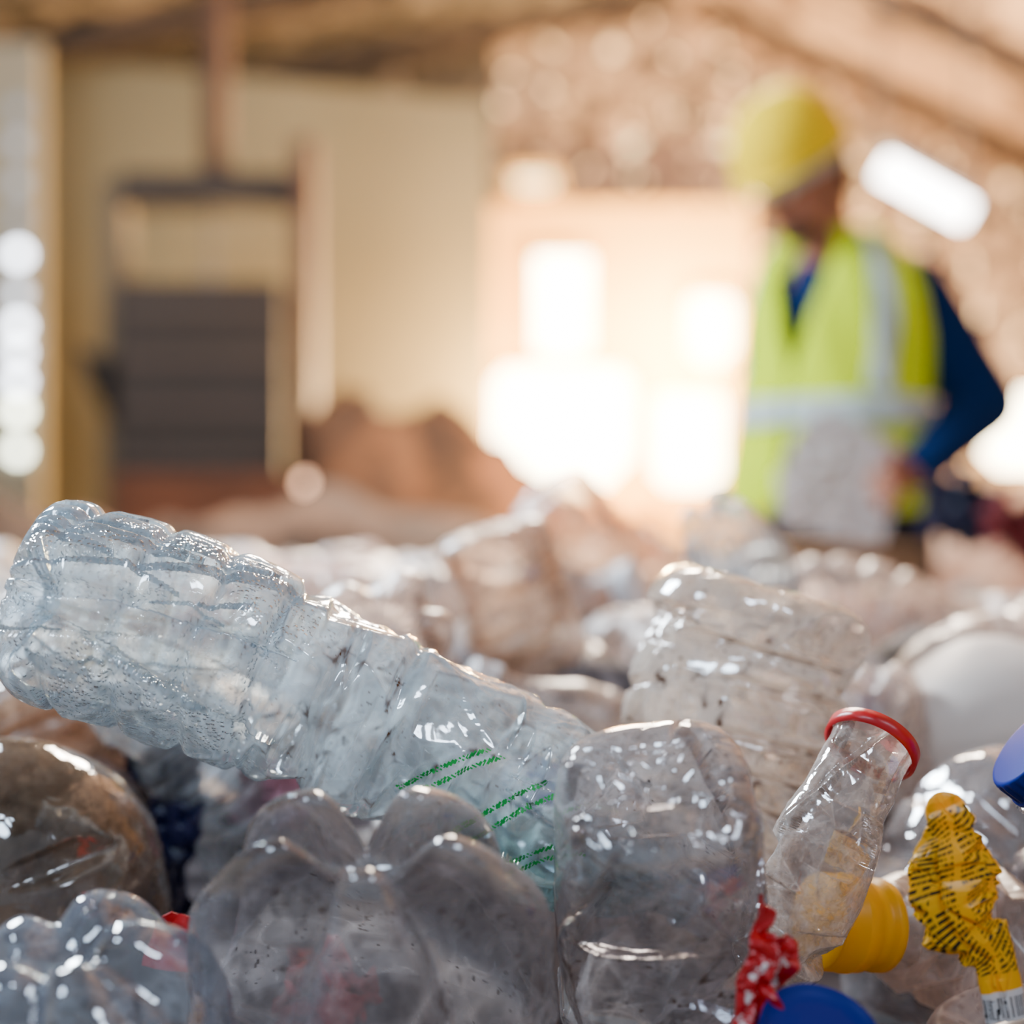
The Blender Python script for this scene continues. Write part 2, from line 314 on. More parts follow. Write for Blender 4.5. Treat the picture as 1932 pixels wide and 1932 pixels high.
hero('square_bottle',[(1238,1482,.565,184),(1243,1640,.61,197),(1245,1820,.645,195),(1250,2020,.68,180),(1255,2250,.71,150),(1260,2420,.72,60),(1262,2500,.72,50)],
 'clear bottle with squarish round-cornered base pointing up right of the green printed bottle',M['clear2'],dr=.92,nu=300,nv=400,base='flat',sq=3.2,facets=34,fdepth=(.88,1.03),fs=(.14,.75),fmin=.8,fw=(.2,.9),ndent=14,dsize=(.2,.6),ddepth=(.03,.09),crum=.024,cscale=1.4,seed=47,hg=1.7,speck=.9,vdirt=.1)
hero('crinkled_bottle',[(1445,1110,.79,205),(1415,1220,.79,212),(1380,1330,.785,205),(1350,1450,.785,190),(1320,1600,.78,170),(1300,1760,.78,70),(1295,1830,.78,50)],
 'wrinkled clear bottle with dirt specks leaning with its base upward behind the squarish bottle',M['warm'],dr=.75,nu=300,nv=400,base='flat',sq=2.8,ribs=[(.08,.75,7,.12,.6,.3)],facets=30,fdepth=(.86,1.02),fs=(.03,.7),fmin=.78,ndent=12,dsize=(.15,.4),ddepth=(.03,.09),crum=.04,cscale=1.8,seed=55,hg=1.3,vdirt=.6,speck=1.2)
r_,t6=hero('small_bottle',[(1447,1860,.66,60),(1472,1800,.655,96),(1502,1725,.65,106),(1534,1650,.648,106),(1566,1575,.648,98),(1600,1500,.652,86),(1632,1432,.66,80),(1652,1390,.668,82)],
 'small clear bottle with a bare neck and red ring tilted up to the right',M['small'],dr=.75,nu=220,nv=300,base='punt',facets=18,fdepth=(.72,.94),fs=(.1,.66),fmin=.64,fw=(.3,1.1),ndent=10,crum=.026,cscale=1.1,seed=67,hg=1.4,fold=.06,speck=.5)
ax=t6['T'][-1]; e=t6['C'][-1]; rr=82/F*.668
ring('seal_ring',e-ax*.009,ax,rr*1.0,.0075,M['redp'],r_,.0017)
r_,t7=hero('collared_bottle',[(1935,1790,.725,120),(1845,1775,.72,150),(1755,1760,.715,135),(1685,1750,.705,100),(1645,1745,.70,80),(1605,1742,.695,76)],
 'clear bottle on its side with wide yellow screw cap left of the yellow label',M['fill'],nu=140,nv=180,base='punt',facets=12,crum=.03,seed=77)
ax=t7['T'][-1]; e=t7['C'][-1]; V,Fc=lathe([(.0205,-.018),(.0225,-.017),(.0225,-.012),(.0208,-.011),(.0208,-.003),(.0232,-.002),(.0232,.003),(.0238,.004),(.0238,.0065),(.0232,.007),(.0232,.018),(.022,.0195),(.001,.0195)],e,ax,96); mobj('cap',V,Fc,M['yelcap'],r_)
hero('clear_bottle',[(1950,1500,.82,110),(1850,1560,.81,130),(1770,1680,.80,140),(1720,1820,.79,130),(1690,1990,.79,100),(1680,2100,.79,45)],
 'clear crushed bottle slanting behind the crumpled yellow label at the right',M['clear2'],nu=150,nv=200,facets=18,fmin=.7,crum=.03,seed=88)
hero('clear_bottle',[(1850,1900,.66,120),(1890,2000,.66,150),(1910,2200,.67,140),(1910,2400,.67,50)],
 'clear bottle end showing below the crumpled yellow label in the bottom right corner',M['fill'],nu=120,nv=160,facets=12,crum=.03,seed=89)
hero('blue_capped_bottle',[(2330,1690,.68,130),(2250,1640,.68,150),(2140,1570,.67,150),(2070,1515,.66,110),(2015,1475,.65,78),(1972,1443,.65,78)],
 'bottle with a blue screw cap reaching in at the right edge',M['blue'],nu=120,nv=160,seed=90,capm=M['bluecap'])
c=P(1550,1952,.55); rt=empty('lid',c,'round blue plastic lid lying at the bottom edge beside the red wrapper','lid')
r=118/F*.55; V,Fc=lathe([(r*.98,-.012),(r,-.011),(r*1.0,-.001),(r*.985,.0008),(r*.95,.001),(r*.93,-.0004),(r*.6,0),(r*.02,.0003)],c,(.12,-.52,.85),96); mobj('disc',V,Fc,M['bluecap'],rt)
V,Fc=lathe([(r*1.0,-.011),(r*1.035,-.0105),(r*1.035,-.0085),(r,-.008)],c,(.12,-.52,.85),96); mobj('rim',V,Fc[:-2],M['bluecap'],rt)
# ------------------------------------------------------------ yellow label with print
m,nt,out=newmat('yellow_printed_film'); L=nt.links
tc=N(nt,'ShaderNodeTexCoord'); sep=N(nt,'ShaderNodeSeparateXYZ'); L.new(tc.outputs['UV'],sep.inputs[0]); u=sep.outputs[0]; v=sep.outputs[1]
def inr(x,a,b): return math_(nt,'MULTIPLY',math_(nt,'GREATER_THAN',x,a),math_(nt,'LESS_THAN',x,b))
us=math_(nt,'ADD',math_(nt,'MULTIPLY',v,42.),math_(nt,'MULTIPLY',u,-10.)); rowf=math_(nt,'FRACT',us); rown=math_(nt,'FLOOR',us)
cmb=N(nt,'ShaderNodeCombineXYZ'); L.new(math_(nt,'MULTIPLY',u,190.),cmb.inputs[0]); L.new(math_(nt,'MULTIPLY',rown,7.3),cmb.inputs[1])
nz=N(nt,'ShaderNodeTexNoise',Scale=1.,Detail=1.); L.new(cmb.outputs[0],nz.inputs['Vector'])
cmw=N(nt,'ShaderNodeCombineXYZ'); L.new(math_(nt,'MULTIPLY',u,40.),cmw.inputs[0]); L.new(math_(nt,'MULTIPLY',rown,3.7),cmw.inputs[1])
nzw=N(nt,'ShaderNodeTexNoise',Scale=1.,Detail=0.); L.new(cmw.outputs[0],nzw.inputs['Vector'])
ink=math_(nt,'MULTIPLY',math_(nt,'GREATER_THAN',nz.outputs['Fac'],.43),inr(rowf,.25,.75)); ink=math_(nt,'MULTIPLY',ink,inr(v,.08,.80)); ink=math_(nt,'MULTIPLY',ink,math_(nt,'GREATER_THAN',nzw.outputs['Fac'],.34))
gp=math_(nt,'GREATER_THAN',math_(nt,'FRACT',math_(nt,'ADD',math_(nt,'MULTIPLY',u,4.),.1)),.15); ink=math_(nt,'MULTIPLY',ink,gp)
bcr=math_(nt,'GREATER_THAN',v,.875)
cm2=N(nt,'ShaderNodeCombineXYZ'); L.new(math_(nt,'MULTIPLY',u,95.),cm2.inputs[0]); nb_=N(nt,'ShaderNodeTexNoise',Scale=1.,Detail=0.); L.new(cm2.outputs[0],nb_.inputs['Vector'])
bar=math_(nt,'MULTIPLY',math_(nt,'GREATER_THAN',nb_.outputs['Fac'],.5),inr(v,.90,.985))
colr=mixc(nt,ink,lin((252,190,0)),lin((46,38,16))); wb=mixc(nt,bar,lin((225,225,228)),lin((25,25,30))); colr=mixc(nt,bcr,colr,wb)
b=N(nt,'ShaderNodeBsdfPrincipled',Roughness=.3); L.new(colr,b.inputs['Base Color']); tl=N(nt,'ShaderNodeBsdfTranslucent'); L.new(colr,tl.inputs[0])
mx=N(nt,'ShaderNodeMixShader'); mx.inputs[0].default_value=.3; L.new(b.outputs[0],mx.inputs[1]); L.new(tl.outputs[0],mx.inputs[2]); L.new(mx.outputs[0],out.inputs[0]); M['ylabel']=m
hero('label_wrapper',[(1768,1494,.60,28),(1788,1550,.60,50),(1798,1612,.60,80),(1803,1690,.60,100),(1830,1752,.60,88),(1872,1802,.60,44),(1887,1860,.60,40),(1898,1925,.60,38)],
 'crumpled yellow bottle label with black print and a barcode at its lower end',M['ylabel'],cat='label',body='film',dr=.28,nu=260,nv=340,base='dome',facets=40,fdepth=(.6,.95),fs=(.03,.8),fmin=.55,fw=(.1,.8),ndent=12,dsize=(.4,1.3),ddepth=(.08,.3),crum=.10,cscale=.6,seed=14,close_end=True)
# ------------------------------------------------------------ crumpled sheets
def sheet(name,pts,mat,label,cat,seed,amp=.012,n=50,group=None,fq=1.):
    C=crom([P(a,b,c) for a,b,c,_ in pts],n+1); W=crom([w/F*c for _,_,c,w in pts],n+1)[:,0]
    T=np.gradient(C,axis=0); T/=np.linalg.norm(T,axis=1)[:,None]; nr=np.cross(T,[0,1.,0]); nr/=np.linalg.norm(nr,axis=1)[:,None]
    g=np.linspace(-1,1,n+1); V=C[:,None]+g[None,:,None]*W[:,None,None]*nr[:,None]
    q=V*60*fq; d=(np.abs(vn(q,seed)-.5)+.5*np.abs(vn(q*2.2,seed+1)-.5)-.35)*2; V=V+d[...,None]*amp*np.array([.35,-1,.35])
    V[...,0]+=(vn(V*90*fq,seed+4)-.5)*amp*.8; V[...,2]+=(vn(V*90*fq,seed+6)-.5)*amp*.8
    V=V.reshape(-1,3); k=n+1; Fc=[(i*k+j,i*k+j+1,(i+1)*k+j+1,(i+1)*k+j) for i in range(n) for j in range(n)]
    o=mobj(name,V-V.mean(0),Fc,mat,smooth=False); o.location=Vector(V.mean(0)); md=o.modifiers.new('thickness','SOLIDIFY'); md.thickness=.0005
    return tag(o,label,cat,group)
mrw,nt,out=newmat('red_white_film'); tc=N(nt,'ShaderNodeTexCoord'); nz=N(nt,'ShaderNodeTexNoise',Scale=70.,Detail=4.,Roughness=.7); nt.links.new(tc.outputs['Object'],nz.inputs['Vector'])
cr=ramp(nt,nz.outputs['Fac'],.58,.61,lin((180,8,22)),lin((235,225,225))); b=N(nt,'ShaderNodeBsdfPrincipled',Roughness=.3); nt.links.new(cr,b.inputs['Base Color']); nt.links.new(b.outputs[0],out.inputs[0])
sheet('wrapper',[(1440,1685,.57,7),(1443,1750,.565,15),(1440,1820,.56,30),(1425,1880,.56,38),(1440,1990,.56,46)],mrw,'torn red and white wrapper wedged between the squarish bottle and the blue lid','wrapper',1,.007,fq=1.6)
sheet('wrapper',[(1508,1772,.57,12),(1488,1795,.57,34),(1445,1845,.57,28)],mrw,'small curled red wrapper scrap above the blue lid','wrapper',2,.006,fq=1.6)
sheet('film_scrap',[(345,1725,.68,22),(330,1760,.68,40),(320,1830,.68,46)],M['redp'],'small red film scrap between the two bottom left bottles','wrapper',3,.006)
sheet('film_scrap',[(600,1780,.72,30),(610,1850,.72,75),(620,1960,.72,90)],M['redp'],'red plastic film seen through the big lobed bottle','wrapper',4,.03)
sheet('film_scrap',[(290,1400,.84,60),(330,1480,.84,60),(330,1580,.84,45),(320,1720,.84,50)],M['navyp'],'dark navy film hanging in the gap right of the dusty brown bottle','wrapper',5,.02)
sheet('film_scrap',[(540,1440,.86,60),(520,1480,.86,70),(500,1560,.86,60)],solid('pink_film',(180,135,150),.4,trans=.4),'pinkish film under the large ribbed bottle','wrapper',6,.015)
# ------------------------------------------------------------ heap base
def H(x,y):
    a=np.clip((y-.72)/.35,0,1); a=a*a*(3-2*a); h=.50+.235*a-.06*np.clip((x-.25)/.3,0,1)*np.clip((y-1.2)/.4,0,1)
    e=np.clip((2.75-y)/.45,0,1); h=h*(e*e*(3-2*e)); w=np.clip((1.75-np.abs(x-.1))/.5,0,1); b=np.clip((y-.15)/.25,0,1)
    return h*w*b
xs=np.linspace(-1.8,2.0,150); ys=np.linspace(.1,2.85,150); X,Y=np.meshgrid(xs,ys); pz=H(X,Y)
q=np.stack([X*9,Y*9,0*X],-1); pz=pz+np.clip(pz*4,0,1)*(vn(q,1)-.5)*.07+np.clip(pz*4,0,1)*(vn(q*2.5,2)-.5)*.04
V=np.stack([X,Y,np.maximum(pz,.002)],-1).reshape(-1,3); Fc=[(i*150+j,i*150+j+1,(i+1)*150+j+1,(i+1)*150+j) for i in range(149) for j in range(149)]
mw=mottle('compacted_waste',(34,31,35),(146,138,140),(80,74,80),14.)
tag(mobj('waste_heap',V,Fc,mw),'compacted grey plastic waste under the bottles','plastic waste',kind='stuff')
# ------------------------------------------------------------ heap bottles
def std(R,L,seed,**kw):
    n=9; sp=[np.array([-L/2+L*i/(n-1),0,0.])+np.array([0,0,1])*R*.25*math.sin(seed+i*.7) for i in range(n)]
    pr=[(0,1),(.62,1),(.72,.9),(.82,.6),(.88,.42),(1,.4)]
    return tube(sp,[R]*n,nu=80,nv=120,prof=pr,facets=18,fdepth=(.72,.95),crum=.025,seed=seed,**kw)
protos=[]
kinds=[(.038,.225,1,'fill','punt',M['bluecap']),(.036,.22,2,'fill','petal',M['whitecap']),(.046,.29,3,'fillwarm','flat',None),(.040,.24,4,'fillpink','punt',M['dred']),(.037,.225,5,'fillblue','petal',None),(.050,.30,6,'fill','petal',M['whitecap'])]
for (R,Ln,sd,mt,bs,cp) in kinds:
    t=std(R,Ln,sd,base=bs,ribs=[(.15,.6,6,.07,.1,0)],dr=.85); root=empty('plastic_bottle',(0,0,0),'x','bottle'); mobj('body',t['V'],t['F'],M[mt],root,attrs=t['at'])
    e=t['C'][-1]; ax=t['T'][-1]
    ring('neck_ring',e-ax*.012,ax,R*.42,.003,M[mt],root,.003)
    if cp: cap('cap',e-ax*.008,ax,R*.46,.016,cp,root)
    protos.append([root,R,Ln,False])
def ctree(o,parent=None):
    c=o.copy(); COL.objects.link(c)
    if parent is not None: c.parent=parent
    for ch in list(o.children): ctree(ch,c)
    return c
LB=['blurred clear bottle with blue cap lying in the heap behind','blurred clear bottle with white cap lying in the heap behind','blurred warm-tinted wrinkled bottle in the heap behind','blurred faintly pinkish bottle with dull red cap in the heap behind','blurred pale blue bottle in the heap behind','large blurred clear bottle with white cap in the heap behind']
GR=['blue capped heap bottles','white capped heap bottles','wrinkled heap bottles','pinkish heap bottles','pale blue heap bottles','large heap bottles']
def place(k,c,rot,label=None):
    p=protos[k]
    o=p[0] if not p[3] else ctree(p[0]); p[3]=True
    o.location=Vector(c); o.rotation_euler=rot; o['label']=label or LB[k]
    if label: 
        if 'group' in o: del o['group']
    else: o['group']=GR[k]
    dirv=np.array(Euler(rot).to_matrix()@Vector((1,0,0)))
    for u_ in np.linspace(-.45,.4,8): obst.append((np.array(c)+dirv*u_*p[2],p[1]*.9))
def R3(a,b,c): return Euler((math.radians(a),math.radians(b),math.radians(c)))
fixed=[(2,(1225,1085,1.45),R3(20,35,25),'upright tilted clear bottle forming the brightest peak of the blurred heap'),
 (4,(1430,1120,1.15),R3(0,35,60),'clear bottle end poking up just behind the wrinkled dirty bottle'),
 (5,(1720,1215,1.2),R3(0,10,-20),'bluish white blurred bottle right of the wrinkled dirty bottle'),
 (3,(640,1130,1.6),R3(0,15,5),'faintly pinkish blurred bottle behind the middle of the large ribbed bottle'),
 (2,(1080,1310,1.1),R3(0,62,20),'blurred warm bottle standing between the ribbed bottle and the wrinkled bottle'),
 (5,(930,1140,1.4),R3(0,-12,-30),'pale blurred bottle above the shoulder of the large ribbed bottle'),
 (4,(430,1540,.88),R3(0,60,40),'bluish bottle standing in the gap below the large ribbed bottle'),
 (1,(1580,1640,.86),R3(0,50,-30),'clear bottle behind the small red ringed bottle'),
 (1,(1720,1590,.94),R3(0,70,10),'clear bottle upright left of the crumpled yellow label')]
for k,(a,b,c),r,lb in fixed: place(k,P(a,b,c),r,lb)
cnt=0; rnd=random.Random(7)
for tr in range(9000):
    if cnt>=52: break
    y=rnd.uniform(.88,2.3); hx=.40*y+.04; x=rnd.uniform(-hx,hx); k=rnd.choice([0,1,2,3,5,1,2,5,2,4]); Rk,Lk=protos[k][1:3]
    z=float(H(np.array(x),np.array(y)))+Rk*.75+rnd.uniform(-.01,.03)
    rot=R3(rnd.uniform(0,360),rnd.gauss(0,14),rnd.uniform(0,360)); dv=np.array(rot.to_matrix()@Vector((1,0,0))); c=np.array([x,y,z])
    pts=[c+dv*u_*Lk for u_ in np.linspace(-.45,.4,8)]; ok=True
    for q in pts:
        if q[1]<.82 or (q[2]+Rk)>CZ-((50+(70 if q[0]/q[1]>.17 else 0))/F)*q[1]: ok=False;break
    if ok:
        for (o_,r2) in obst:
            if abs(o_[0]-c[0])<.3 and abs(o_[1]-c[1])<.3:
                for q in pts:
                    if np.sum((q-o_)**2)<(.88*(Rk+r2))**2: ok=False;break
            if not ok: break
    if ok: place(k,c,rot); cnt+=1
print('heap bottles',cnt)
hero('plastic_jug',[(1850,1200,.98,150),(1860,1290,.98,195),(1870,1450,.98,195),(1880,1600,.98,160)],'smooth milky white jug blurred at the right behind the blue cap',M['white'],cat='jug',nu=90,nv=90,base='dome',sq=2.8,facets=0,ndent=4,ddepth=(.03,.1),crum=.01,seed=9)
sheet('film_scrap',[(1880,970,2.0,40),(1920,980,2.0,40),(1970,1000,2.0,50)],M['dred'],'blurred dull red film at the right edge of the heap','wrapper',8,.05)
sheet('film_scrap',[(1760,955,2.1,40),(1830,960,2.1,60),(1890,985,2.1,40)],M['navyp'],'blurred dark film beside the worker on the heap','wrapper',9,.05)
mcard=solid('cardboard',(150,112,78),.8,bump=.1)
c=P(1600,1085,2.45); rt=empty('cardboard_box',(c[0],c[1],c[2]-.1),'brown cardboard box on the heap in front of the worker','box')
boxes('carton',[(c[0]-.12,c[0]+.11,c[1]-.08,c[1]+.1,c[2]-.1,c[2]+.05)],mcard,rt,.003)
bars('flap',[((c[0]-.12,c[1]-.085,c[2]+.05),(c[0]+.11,c[1]-.085,c[2]+.05),.004,.05)],mcard,rt)
# ------------------------------------------------------------ fused body helper
def ell(c,r,rot=None,n=20):
    V=[];Fc=[]
    for i in range(n+1):
        a=math.pi*i/n
        for j in range(2*n):
            b=math.pi*j/n; V.append((r[0]*math.sin(a)*math.cos(b),r[1]*math.sin(a)*math.sin(b),r[2]*math.cos(a)))
    for i in range(n):
        for j in range(2*n): Fc.append((i*2*n+j,i*2*n+(j+1)%(2*n),(i+1)*2*n+(j+1)%(2*n),(i+1)*2*n+j))
    V=np.array(V)
    if rot is not None: V=V@np.array(rot).T
    return V+np.array(c),Fc
def caps(p,q,r1,r2,n=12,flat=1.):
    p=np.array(p,float);q=np.array(q,float);L_=np.linalg.norm(q-p);t=(q-p)/L_; up=np.array([0,1.,0]) if abs(t[1])<.9 else np.array([1.,0,0])
    a=np.cross(t,up);a/=np.linalg.norm(a);b=np.cross(t,a); V=[];Fc=[];st=[]
    for i in range(n+1):
        f=math.pi/2*i/n; st.append((-r1*math.cos(f),r1*math.sin(f)))
    for i in range(n+1):
        f=math.pi/2*i/n; st.append((L_+r2*math.sin(f),r2*math.cos(f)))
    m=24
    for s_,r in st:
        r=max(r,1e-4)
        for j in range(m):
            w=2*math.pi*j/m; V.append(p+t*s_+r*(math.cos(w)*a+flat*math.sin(w)*b))
    for i in range(len(st)-1):
        for j in range(m): Fc.append((i*m+j,i*m+(j+1)%m,(i+1)*m+(j+1)%m,(i+1)*m+j))
    Fc.append(tuple(range(m))[::-1]); Fc.append(tuple((len(st)-1)*m+j for j in range(m)))
    return V,Fc
def fuse(name,parts,mat,parent,vox=.007,sm=4):
    V=[];Fc=[]
    for v,f in parts:
        k=len(V); V+=[tuple(x) for x in v]; Fc+=[tuple(i+k for i in q) for q in f]
    o=mobj(name,V,Fc,mat,parent)
    r=o.modifiers.new('fuse','REMESH'); r.mode='VOXEL'; r.voxel_size=vox; r.use_smooth_shade=True
    s_=o.modifiers.new('smooth','SMOOTH'); s_.iterations=sm; s_.factor=.5
    return o
# ------------------------------------------------------------ worker
W=empty('person',(float(P(1600,0,3.05)[0]),3.05,0),'person in yellow hard hat, high visibility vest and navy shirt, looking down beside bright windows','person')
skin=solid('skin',(160,104,80),.6,var=.05); navy=solid('navy_shirt_cloth',(8,38,84),.9,var=.1,spec=.1); dark=solid('dark_trousers',(28,32,48),.9); hv=solid('hi_vis_cloth',(228,252,0),.8,var=.03,spec=.05,trans=.25); refl=solid('reflective_tape',(180,195,195),.5,var=.04); hy=solid('hard_hat_plastic',(255,214,0),.6,var=.02,spec=.03); hairm=solid('dark_hair',(40,30,26),.8); sole=solid('boot_leather',(40,34,30),.7)
hc=P(1510,343,2.90); RM=Matrix.Rotation(math.radians(-56),3,'Z')@Matrix.Rotation(math.radians(34),3,'X'); RA=np.array(RM)
def hp(x,y,z): return hc+RA@np.array([x,y,z])
def hell(c,r): return ell(hp(*c),r,RM)
pel=P(1595,950,3.05); che=P(1595,700,3.02); nb=P(1572,495,2.99); shL=P(1722,555,2.99); elL=P(1852,762,2.96); wrL=P(1722,895,2.82); shR=P(1480,575,3.05); elR=P(1475,790,3.20); wrR=P(1530,930,3.20)
def hand(w,dirn,side,closev):
    dirn=np.array(dirn,float);dirn/=np.linalg.norm(dirn); side=np.array(side,float); side-=dirn*side.dot(dirn); side/=np.linalg.norm(side); cl=np.cross(dirn,side); cl=cl*np.sign(cl.dot(closev))
    pr=[caps(w,w+dirn*.085,.024,.034,flat=.6)]
    for k,ln in enumerate((.070,.080,.074,.058)):
        b_=w+dirn*.085+side*(.030-.020*k); m_=b_+(dirn*.8+cl*.55)*ln*.5; e_=m_+(dirn*.25+cl*.95)*ln*.5
        pr+=[caps(b_-dirn*.02,m_,.0105,.0095,n=6),caps(m_,e_,.0095,.008,n=6)]
    b_=w+dirn*.03+side*.03; m_=b_+(dirn*.6+side*.7)*.04; e_=m_+(dirn*.8+cl*.5)*.034
    pr+=[caps(b_,m_,.014,.0115,n=6),caps(m_,e_,.0115,.009,n=6)]
    return pr
kL=np.array([pel[0]+.11,3.0,.47]);kR=np.array([pel[0]-.13,2.96,.47]);fL=np.array([pel[0]+.12,3.06,.08]);fR=np.array([pel[0]-.15,3.03,.08])
body=[hell((0,.012,.02),(.076,.098,.10)),hell((0,-.030,-.045),(.058,.062,.070)),hell((0,-.062,-.088),(.026,.024,.022)),hell((0,-.098,-.018),(.012,.02,.018)),hell((0,-.09,.008),(.009,.012,.03)),hell((0,-.08,.034),(.052,.018,.012)),
 hell((0,-.086,-.055),(.024,.012,.007)),hell((0,-.084,-.066),(.022,.012,.007)),hell((.078,.015,-.012),(.009,.02,.032)),hell((-.078,.015,-.012),(.009,.02,.032)),
 caps(nb-np.array([0,0,.06]),hp(0,.03,-.06),.062,.054),caps(pel,che,.14,.15,flat=.75),caps(che,nb-np.array([0,0,.05]),.15,.10,flat=.7),caps(shL,shR,.06,.06),
 caps(shL,elL,.052,.042),caps(elL,wrL,.042,.028),caps(shR,elR,.052,.042),caps(elR,wrR,.042,.028),
 caps(pel+np.array([.09,0,-.02]),kL,.088,.06),caps(pel-np.array([.09,0,.02]),kR,.088,.06),caps(kL,fL,.058,.04),caps(kR,fR,.058,.04),caps(fL,fL+np.array([0,-.14,-.03]),.045,.04),caps(fR,fR+np.array([-.03,-.14,-.03]),.045,.04)]
body+=hand(wrL,P(1590,945,2.72)-wrL,(0,-.3,1),(-.5,-.3,-.3))+hand(wrR,P(1600,985,3.2)-wrR,(0,-.2,1),(.2,-1,0))
bo=fuse('body',body,skin,W,.0055,3)
for sx in (-.03,.03):
    v,f=ell(hp(sx,-.081,.012),(.012,.011,.011),RM,10); e=mobj('eye',v,f,solid('eye_white',(225,220,215),.2),bo)
for ch in list(bo.children): ch.data.transform(Matrix.Translation(-Vector(W.location)))
fuse('hair',[hell((0,.035,.01),(.084,.09,.092)),hell((0,.07,-.03),(.06,.045,.06))],hairm,W,.006,2)
fuse('dark_chin_lip',[hell((0,-.052,-.075),(.044,.046,.036)),hell((0,-.094,-.043),(.026,.010,.007))],hairm,W,.004,2)  # dark patch over the chin and upper lip
fuse('shirt',[caps(pel+np.array([0,0,-.04]),che,.15,.155,flat=.78),caps(che,nb-np.array([0,0,.05]),.155,.10,flat=.75),caps(shL,shR,.072,.06),caps(shL,elL,.082,.076),caps(elL,wrL*.88+elL*.12,.076,.050),caps(shR,elR,.064,.06),caps(elR,wrR*.88+elR*.12,.06,.044),caps(nb-np.array([0,0,.05]),nb+np.array([-.008,0,.0]),.085,.072)],navy,W,.009,4)
fuse('trousers',[caps(pel+np.array([-.03,0,-.02]),pel+np.array([.03,0,-.02]),.15,.15,flat=.85),caps(pel+np.array([.09,0,-.02]),kL,.10,.075),caps(pel-np.array([.09,0,.02]),kR,.10,.075),caps(kL,fL,.075,.065),caps(kR,fR,.075,.065)],dark,W,.012,3)
for q,off in ((fL,0),(fR,-.03)): fuse('boot',[caps(q,q+np.array([off,-.15,-.03]),.052,.046),caps(q-np.array([0,0,.02]),q+np.array([0,0,.08]),.055,.055)],sole,W,.01,2)
def vest_pt(h,th,off=0.):
    z=[.86,.95,1.05,1.15,1.25,1.33,1.39,1.43,1.455]; a=[.225,.215,.204,.194,.188,.178,.158,.124,.095]; b=[.175,.17,.158,.150,.146,.13,.115,.10,.09]
    zz=.87+(1.455-.87)*h; yaw=math.radians(-44)
    A=np.interp(zz,z,a)+off;Bb=np.interp(zz,z,b)+off; c_=che[0]+np.interp(h,[0,.6,1],[-.04,-.025,nb[0]-che[0]])
    x=A*math.cos(th);y=Bb*math.sin(th)
    return np.array([c_+x*math.cos(yaw)-y*math.sin(yaw),3.02+x*math.sin(yaw)+y*math.cos(yaw)-.02*h,zz])
def vgrid(name,hs,tf,mat,off,parent=None,thick=.004,n=80):
    V=[]
    for h in hs:
        a0,a1=tf(h)
        for j in range(n+1): V.append(vest_pt(h,a0+(a1-a0)*j/n,off+.004*math.sin(j*.9+h*20)))
    k=n+1; Fc=[(i*k+j,i*k+j+1,(i+1)*k+j+1,(i+1)*k+j) for i in range(len(hs)-1) for j in range(n)]
    o=mobj(name,V,Fc,mat,parent or W); md=o.modifiers.new('thickness','SOLIDIFY'); md.thickness=thick; return o
hp2=math.pi/2
def vo(h): 
    g=.02+.55*max(0,(h-.5)/.5)**1.1; return (-hp2+g,-hp2+2*math.pi-g)
vest=vgrid('vest',np.linspace(0,1,40),vo,hv,.012)
vgrid('reflective_stripe',np.linspace(.30,.40,6),lambda h:(-hp2+.02,1.5*math.pi-.02),refl,.018,W)
vgrid('reflective_stripe',np.linspace(.41,.98,20),lambda h:(-hp2+.70+.20*h,-hp2+.96+.25*h),refl,.018,W,n=8)
vgrid('reflective_stripe',np.linspace(.41,.98,20),lambda h:(-hp2-1.04-.25*h,-hp2-.78-.20*h),refl,.018,W,n=8)
V=[];Fc=[]
n=24;m=64
for i in range(n+1):
    a=hp2*i/n
    for j in range(m):
        b=2*math.pi*j/m; rdg=1+.03*math.exp(-((math.cos(b))/.18)**2)*(math.sin(a)>.1)
        V.append(hp(.112*math.cos(b)*math.sin(a)**.9,.008+.130*math.sin(b)*math.sin(a)**.9,.048+.145*math.cos(a)*rdg))
for j in range(m):
    b=2*math.pi*j/m; ex=.006+.020*max(0,-math.sin(b))**2; V.append(hp((.112+ex*.5)*math.cos(b),.008+(.130+ex)*math.sin(b),.043))
for i in range(n+1):
    o0=i*m
    for j in range(m): Fc.append((o0+j,o0+(j+1)%m,o0+m+(j+1)%m,o0+m+j))
hat=mobj('hard_hat',V,Fc,hy,W); md=hat.modifiers.new('t','SOLIDIFY'); md.thickness=.003
V=[];Fc=[]
for z in (.016,.048):
    for j in range(m):
        b=2*math.pi*j/m; V.append(hp(.092*math.cos(b),.008+.112*math.sin(b),z))
for j in range(m): Fc.append((j,(j+1)%m,m+(j+1)%m,m+j))
hb=mobj('headband',V,Fc,refl,W); md=hb.modifiers.new('t','SOLIDIFY'); md.thickness=.004
sheet('paper_sheet',[(1635,805,2.79,85),(1605,860,2.79,108),(1580,930,2.78,112),(1565,1010,2.77,100)],solid('pale_sheet',(226,222,222),.7,var=.03,trans=.2),'pale grey sheet held against the belly of the worker','paper',12,.015)
